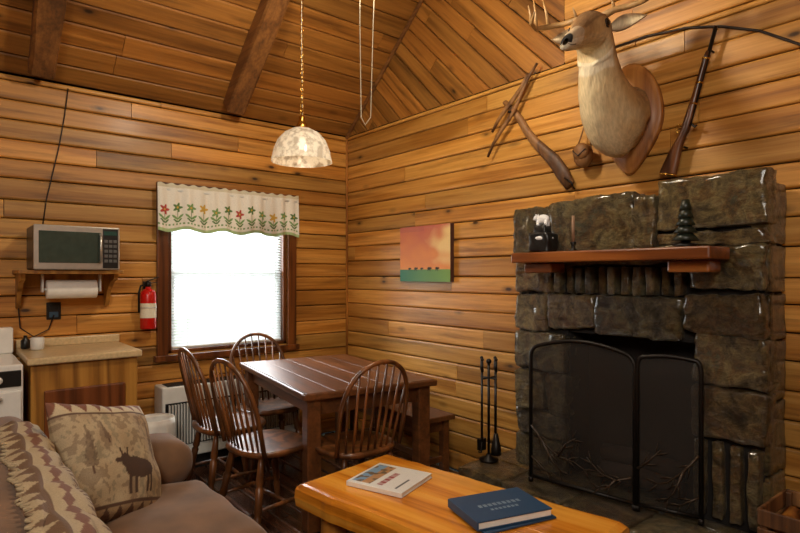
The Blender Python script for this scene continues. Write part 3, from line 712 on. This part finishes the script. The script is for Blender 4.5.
# rifle
b=MB(); A=V((-.045,-3.094,2.52)); B=V((-.045,-2.91,1.86)); d=(B-A).normalized(); side=d.cross(X).normalized(); L=(B-A).length
if side.y<0: side=-side
P=lambda s,o=0:A+d*(s*L)+side*o
b.tube([P(0),P(.66)],[.0085,.011],BLACK,10)
def prof(sts,mat,hw):
    rs=[]
    for s,o,h in sts: rs.append([P(s,o)+side*(h*math.cos(t))+X*(hw*math.sin(t)) for t in [k*.5236 for k in range(12)]])
    b.rings(rs,mat)
prof([(.16,.004,.008),(.2,.006,.013),(.45,.008,.015),(.6,.01,.02),(.68,.012,.022),(.73,.018,.018),(.8,.028,.026),(.9,.034,.036),(.99,.038,.044),(1.0,.038,.042)],STOCK,.016)
prof([(.995,.038,.043),(1.01,.038,.043)],BRASS,.0165)
for s in (.2,.36,.5): prof([(s,.006,.017),(s+.012,.006,.017)],BRASS,.0165)
b.tube([P(.64,.03),P(.66,.055),P(.7,.055),P(.72,.03)],.003,BRASS,6); b.tube([P(.68,.025),P(.685,.045)],.003,BLACK,6); b.tube([P(.64,-.005),P(.66,-.03),P(.645,-.035)],.006,BLACK,8); b.tube([P(.02,-.008),P(.02,-.018)],.002,BRASS,6)
for s in (.15,.8): b.tube([P(s,0)+X*.01,P(s,0)+X*.047],.005,BLACK,8)
b.done('antique_rifle')
b=MB()
def bar(p,q,ws,t=.03,x=-.03):
    p=V((x,*p));q=V((x,*q)); dd=(q-p).normalized(); sd=dd.cross(X).normalized(); n=len(ws); rs=[]
    for k,w in enumerate(ws):
        c=p.lerp(q,k/(n-1))+sd*.01*math.sin(k*1.3); rs.append([c+sd*(w*math.cos(a))+X*(t/2*math.sin(a)) for a in [j*.5236 for j in range(12)]])
    b.rings(rs,OLDW)
bar((-1.827,2.477),(-2.31,1.891),[.016,.022,.024,.026,.03,.034,.042,.044,.034],.04,-.02)
bar((-1.706,2.144),(-2.10,2.64),[.006,.01,.014,.016,.014,.012,.01,.005],.02,-.05)
bar((-1.74,2.30),(-2.03,2.60),[.008,.012,.016,.016,.012,.008],.02,-.045)
b.tube([(.003,-1.9,2.39),(-.075,-1.9,2.39)],.008,BLACK,8); b.tube([(-.04,-2.28,1.93),(-.05,-2.33,1.90),(-.03,-2.34,1.86)],.005,BLACK,6)
b.done('antique_wooden_hay_tongs')
b=MB(); b.tube([(-.006,-2.55,2.60),(-.006,-2.75,2.60),(-.006,-2.95,2.575),(-.006,-3.1,2.53),(-.006,-3.26,2.455),(-.006,-3.42,2.34),(-.006,-3.7,2.2)],.006,CORD,8); b.done('hanging_power_cable')
# ---------------------------------------------------------------- coffee table
cx,cy,rot=-1.215,-2.53,.155
b=MB()
n=40; rs=[]
for k in range(n+1):
    y=-.62+1.24*k/n; wl=-.29+.012*noise.noise(V((y*4,1,0)))+.008*noise.noise(V((y*14,3,0))); wr=.285+.014*noise.noise(V((y*4,7,0)))+.008*noise.noise(V((y*14,9,0)))
    e_=.012 if k in (0,n) else 0
    zz=.455-e_
    rs.append([V((wl+.03,y,.335+e_)),V((wl-.004,y,.355)),V((wl-.012,y,.395)),V((wl-.008,y,.43)),V((wl+.006,y,zz-.003)),V((wl+.02,y,zz)),V((-.003,y,zz)),V((0,y,zz-.002)),V((.003,y,zz)),V((wr-.02,y,zz)),V((wr-.006,y,zz-.003)),V((wr+.008,y,.43)),V((wr+.012,y,.395)),V((wr+.004,y,.355)),V((wr-.03,y,.335+e_))])
b.rings(rs,SLAB,smooth=False)
for sx in (-1,1):
    for sy in (-1,1): b.tube([(sx*.19,sy*.48,0),(sx*.19,sy*.48,.1),(sx*.185,sy*.48,.3),(sx*.185,sy*.48,.34)],[.058,.062,.06,.058],LOGW,14)
    b.tube([(sx*.19,-.45,.14),(sx*.19,.45,.14)],.035,LOGW,12)
for sy in (-1,1): b.tube([(-.17,sy*.48,.27),(.17,sy*.48,.27)],.035,LOGW,12)
b.done('log_coffee_table',(cx,cy,0),rot)
TZ=.457
def mag(u,v):
    c=V(H('#e9e7e0'))
    if v>.62 and u>.08 and u<.92:
        c=V(H('#7aa0c0')) if v>.78 else V(H('#b98a58'))
        if noise.noise(V((u*9,v*9,0)))>.15: c=V(H('#6c5a3e'))
        if v>.95: c=V(H('#e9e7e0'))
    if .42<v<.52 and .1<u<.7 and (u*24)%1<.7 : c=V(H('#9b3a34'))
    if .15<v<.2 and .1<u<.55 and (u*40)%1<.6: c=V(H('#555555'))
    return c
b=MB(); b.bb(-.135,.135,-.14,.14,0,.004,PAPER,.001,1); b.bb(-.13,.132,-.136,.136,.004,.017,PAPER,.002,1)
o2=b.done('binder'); o1=grid_obj('cover',80,80,lambda u,v:(-.135+.27*u,-.14+.28*v,.0195),mag,CANVAS,.002)
b=MB(); b.bb(-.137,-.131,-.14,.14,0,.02,PAPER,.001); o3=b.done('spine')
e=empty('white_binder',(-1.265,-2.215,TZ)); e.rotation_euler=(0,0,math.radians(20))
for o in (o1,o2,o3): o.parent=e
b=MB(); b.bb(-.16,.16,-.115,.115,.0,.004,BLUE,.001); b.bb(-.155,.158,-.11,.11,.004,.028,PAPER,.001); b.bb(-.16,.16,-.115,.115,.028,.032,BLUE,.001); b.bb(-.163,-.157,-.115,.115,0,.032,BLUE,.002)
SIL=plain('silver_lettering',H('#6f8799'),.5)
for k in range(9): b.bb(-.09+k*.021,-.077+k*.021,-.01,.012,.032,.0325,SIL,0)
for k in range(7): b.bb(-.06+k*.018,-.049+k*.018,-.045,-.03,.032,.0325,SIL,0)
b.box((.01,-.018,-.004),(.32,.22,.006),BLUE,Matrix.Rotation(.06,3,'Z'),.001)
b.done('blue_hardcover_book',(-1.15,-2.745,TZ+.008),math.radians(-17))
# ---------------------------------------------------------------- sofa
b=MB()
b.bb(-2.9,-1.98,-3.4,-1.38,.08,.3,SUEDE,.03,3,True)
for x in (-2.84,-2.04):
    for y in (-3.33,-1.45): b.lathe([(.03,0),(.035,.09)],TABLEW,(x,y,0),seg=12)
def puff(c,size,r,amp=.012,rot=None):
    t=bmesh.new(); bmesh.ops.create_cube(t,size=2); bmesh.ops.subdivide_edges(t,edges=t.edges[:],cuts=14,use_grid_fill=True); h=V(size)/2; off=V((random.random()*40,0,0))
    for v in t.verts:
        p=V([v.co[i]*h[i] for i in range(3)]); q=V([max(-(h[i]-r),min(h[i]-r,p[i])) for i in range(3)]); dd=p-q
        if dd.length>r: p=q+dd.normalized()*r
        bulge=(1-v.co.x**2)*(1-v.co.y**2)*.02
        v.co=p+noise.noise_vector(p*5+off)*amp+V((0,0,bulge if v.co.z>.9 else 0))
    b.absorb(t,SUEDE,Matrix.Translation(c)@(rot.to_4x4() if rot else Matrix()),True)
puff((-2.24,-2.02,.39),(.68,.72,.19),.06); puff((-2.24,-2.74,.39),(.68,.72,.19),.06)
for y in (-1.53,-3.25):
    puff((-2.38,y,.4),(.82,.24,.4),.07); puff((-2.36,y,.54),(.88,.31,.2),.095)
puff((-2.74,-2.39,.49),(.30,2.0,.64),.09)
Rt=Matrix.Rotation(-.14,3,'Y')
for y in (-1.78+.05,-2.39,-3.02): puff((-2.61,y,.625),(.20,.62,.38),.09,rot=Rt)
sofa=b.done('sofa')
def tc(u,v):
    base=V(H('#bfab86')); br=V(H('#6e5138')); rd=V(H('#7b4d38')); g=V(H('#837a64')); dk=V(H('#4a392b'))
    s=v*5; k=int(s)%4; f=s-int(s); z=abs((u*20)%1-.5)*2
    c=base
    if k==0: c=base if z*.8>f else br
    elif k==1: c=rd if abs(f-.5)<.2*z+.05 else base
    elif k==2: c=br if (abs(f-.5)+abs(z-.5))<.36 else base
    else: c=g if abs(f-.5)>.3 else (dk if z>.55 else base)
    return c.lerp(br,.2)
prof_=[(-2.665,.822),(-2.62,.828),(-2.565,.815),(-2.525,.78),(-2.51,.72),(-2.495,.65),(-2.48,.58)]
def tp(u,v):
    s=v*(len(prof_)-1); i=min(len(prof_)-2,int(s)); f=s-i; a,c=prof_[i],prof_[i+1]
    x=a[0]+(c[0]-a[0])*f; z=a[1]+(c[1]-a[1])*f; y=-1.75-1.5*u+.03*math.sin(v*4)
    q=.008*math.sin(u*23+v*3)+.008*noise.noise(V((u*9,v*9,0))); return (x+abs(q)+.012*(v<.01)*math.sin(u*300),y,z+abs(q)+.012)
grid_obj('throw_blanket',240,130,tp,tc,FABRIC,.008)
def pcol(u,v):
    tan=V(H('#a48a66')); br=V(H('#5c4130')); cr_=V(H('#c4b290')); rd=V(H('#7d4d38')); g=V(H('#77705a'))
    n=noise.noise(V((u*7,v*7,2)))*.5+.5; c=tan.lerp(cr_,n)
    n2=noise.noise(V((u*11,v*7,7)))+.5*noise.noise(V((u*30,v*30,3)))
    z=abs((u*8)%1-.5)*2
    if n2>.15: c=c.lerp(br,.45)
    if n2<-.35: c=c.lerp(g,.5)
    if v<.10: c=br if z*.10>v else tan
    elif v>.88: c=rd if z*.12>(1-v) else cr_
    if .10<=v<.12 or .86<v<.88: c=br
    for (tx0,tz0,sz) in ((.16,.42,.8),(.86,.5,.7),(.34,.62,.45)):
        tv=(v-tz0)/sz
        if 0<tv<.45 and abs(u-tx0)<.09*sz*(1-tv/.45)*(.6+.4*((tv*16)%1)): c=c.lerp(br*.9,.6)
        if -.08<tv<=0 and abs(u-tx0)<.01: c=br
    x,y=(u-.60)*1.25,(v-.36)*1.25
    if (x/.2)**2+((y)/.10)**2<1 or ((x+.17)/.07)**2+((y-.09)/.075)**2<1 or ((x+.25)/.05)**2+((y-.10)/.026)**2<1 or ((x+.05)/.09)**2+((y-.08)/.05)**2<1: c=br*.6
    for lx in (-.15,-.08,.08,.15):
        if abs(x-lx)<.02 and -.24<y<0: c=br*.6
    for sg in (-1,1):
        if abs(x+.17-sg*.05-(y-.2)*sg*.3)<.012 and .14<y<.23: c=br*.6
    return c
def pill(s):
    def pos(u,v):
        a,c=u*2-1,v*2-1; th=.085*max(0,(1-abs(a)**2.6))**.5*max(0,(1-abs(c)**2.6))**.5
        k=1-.07*(1-abs(a*c))*(max(abs(a),abs(c))**4)
        w=noise.noise(V((a*2,c*2,s)))*.016
        return (a*.235*k,s*(th+w*(th>.01)),c*.23*k)
    return pos
e=empty('throw_pillow',(-2.315,-1.83,.67))
for s,nm in ((-1,'front'),(1,'back')):
    o=grid_obj(nm,110,110,pill(s),pcol,FABRIC); o.parent=e
e.rotation_euler=(math.radians(-28),math.radians(14),math.radians(34))
# crate
b=MB(); 
for k,z in enumerate((.345,.415,.485)):
    for y in (-.15,.15): b.box((0,y,z),(.3,.012,.06),OLDW)
    for x in (-.15,.15): b.box((x,0,z),(.012,.3,.06),OLDW)
b.box((0,0,.32),(.29,.29,.01),OLDW)
for x in (-.135,.135):
    for y in (-.135,.135): b.box((x,y,.41),(.02,.02,.2),OLDW)
for k in range(4): b.tube([(-.1,-.09+k*.06,.42+.02*(k%2)),(.1,-.07+k*.06,.44)],.03,LOGW,10)
b.box((-.02,-.06,.48),(.1,.12,.05),RED,Matrix.Rotation(.4,3,'Z'))
b.done('kindling_crate',(-.33,-3.56,0),0)
# ---------------------------------------------------------------- lights
def area(name,loc,target,size,power,col):
    l=bpy.data.lights.new(name,'AREA'); l.size=size; l.energy=power; l.color=col; o=bpy.data.objects.new(name,l); scene.collection.objects.link(o); o.location=loc
    o.rotation_euler=(V(target)-V(loc)).to_track_quat('-Z','Y').to_euler(); return o
def point(name,loc,power,col,r=.08):
    l=bpy.data.lights.new(name,'POINT'); l.energy=power; l.color=col; l.shadow_soft_size=r; o=bpy.data.objects.new(name,l); scene.collection.objects.link(o); o.location=loc
point('fan_light',(fx,fy,2.93),74,(1,.87,.67),.10)
point('pendant_light',(px,py,2.03),2.5,(1,.8,.55),.05)
area('offcamera_fill',(-3.6,-4.7,2.9),(-.6,-1.4,1.3),1.2,92,(1,.93,.82))  # added fill lamp behind the camera, no fixture modelled there
area('daylight_window',(-1.07,.9,1.7),(-1.07,0,1.35),1.6,190,(.95,.98,1.0))
w=bpy.data.worlds.new('world'); scene.world=w; w.use_nodes=True; w.node_tree.nodes['Background'].inputs[0].default_value=(.88,.95,1,1); w.node_tree.nodes['Background'].inputs[1].default_value=2.0
# ---------------------------------------------------------------- camera
cam=bpy.data.cameras.new('camera'); cam.lens=25.2; cam.sensor_width=36; cam.shift_y=8.5/800; co=bpy.data.objects.new('camera',cam); scene.collection.objects.link(co)
co.location=(-2.81,-4.165,1.374); co.rotation_euler=(math.pi/2,0,-math.radians(39.4)); scene.camera=co
scene.view_settings.view_transform='Standard'
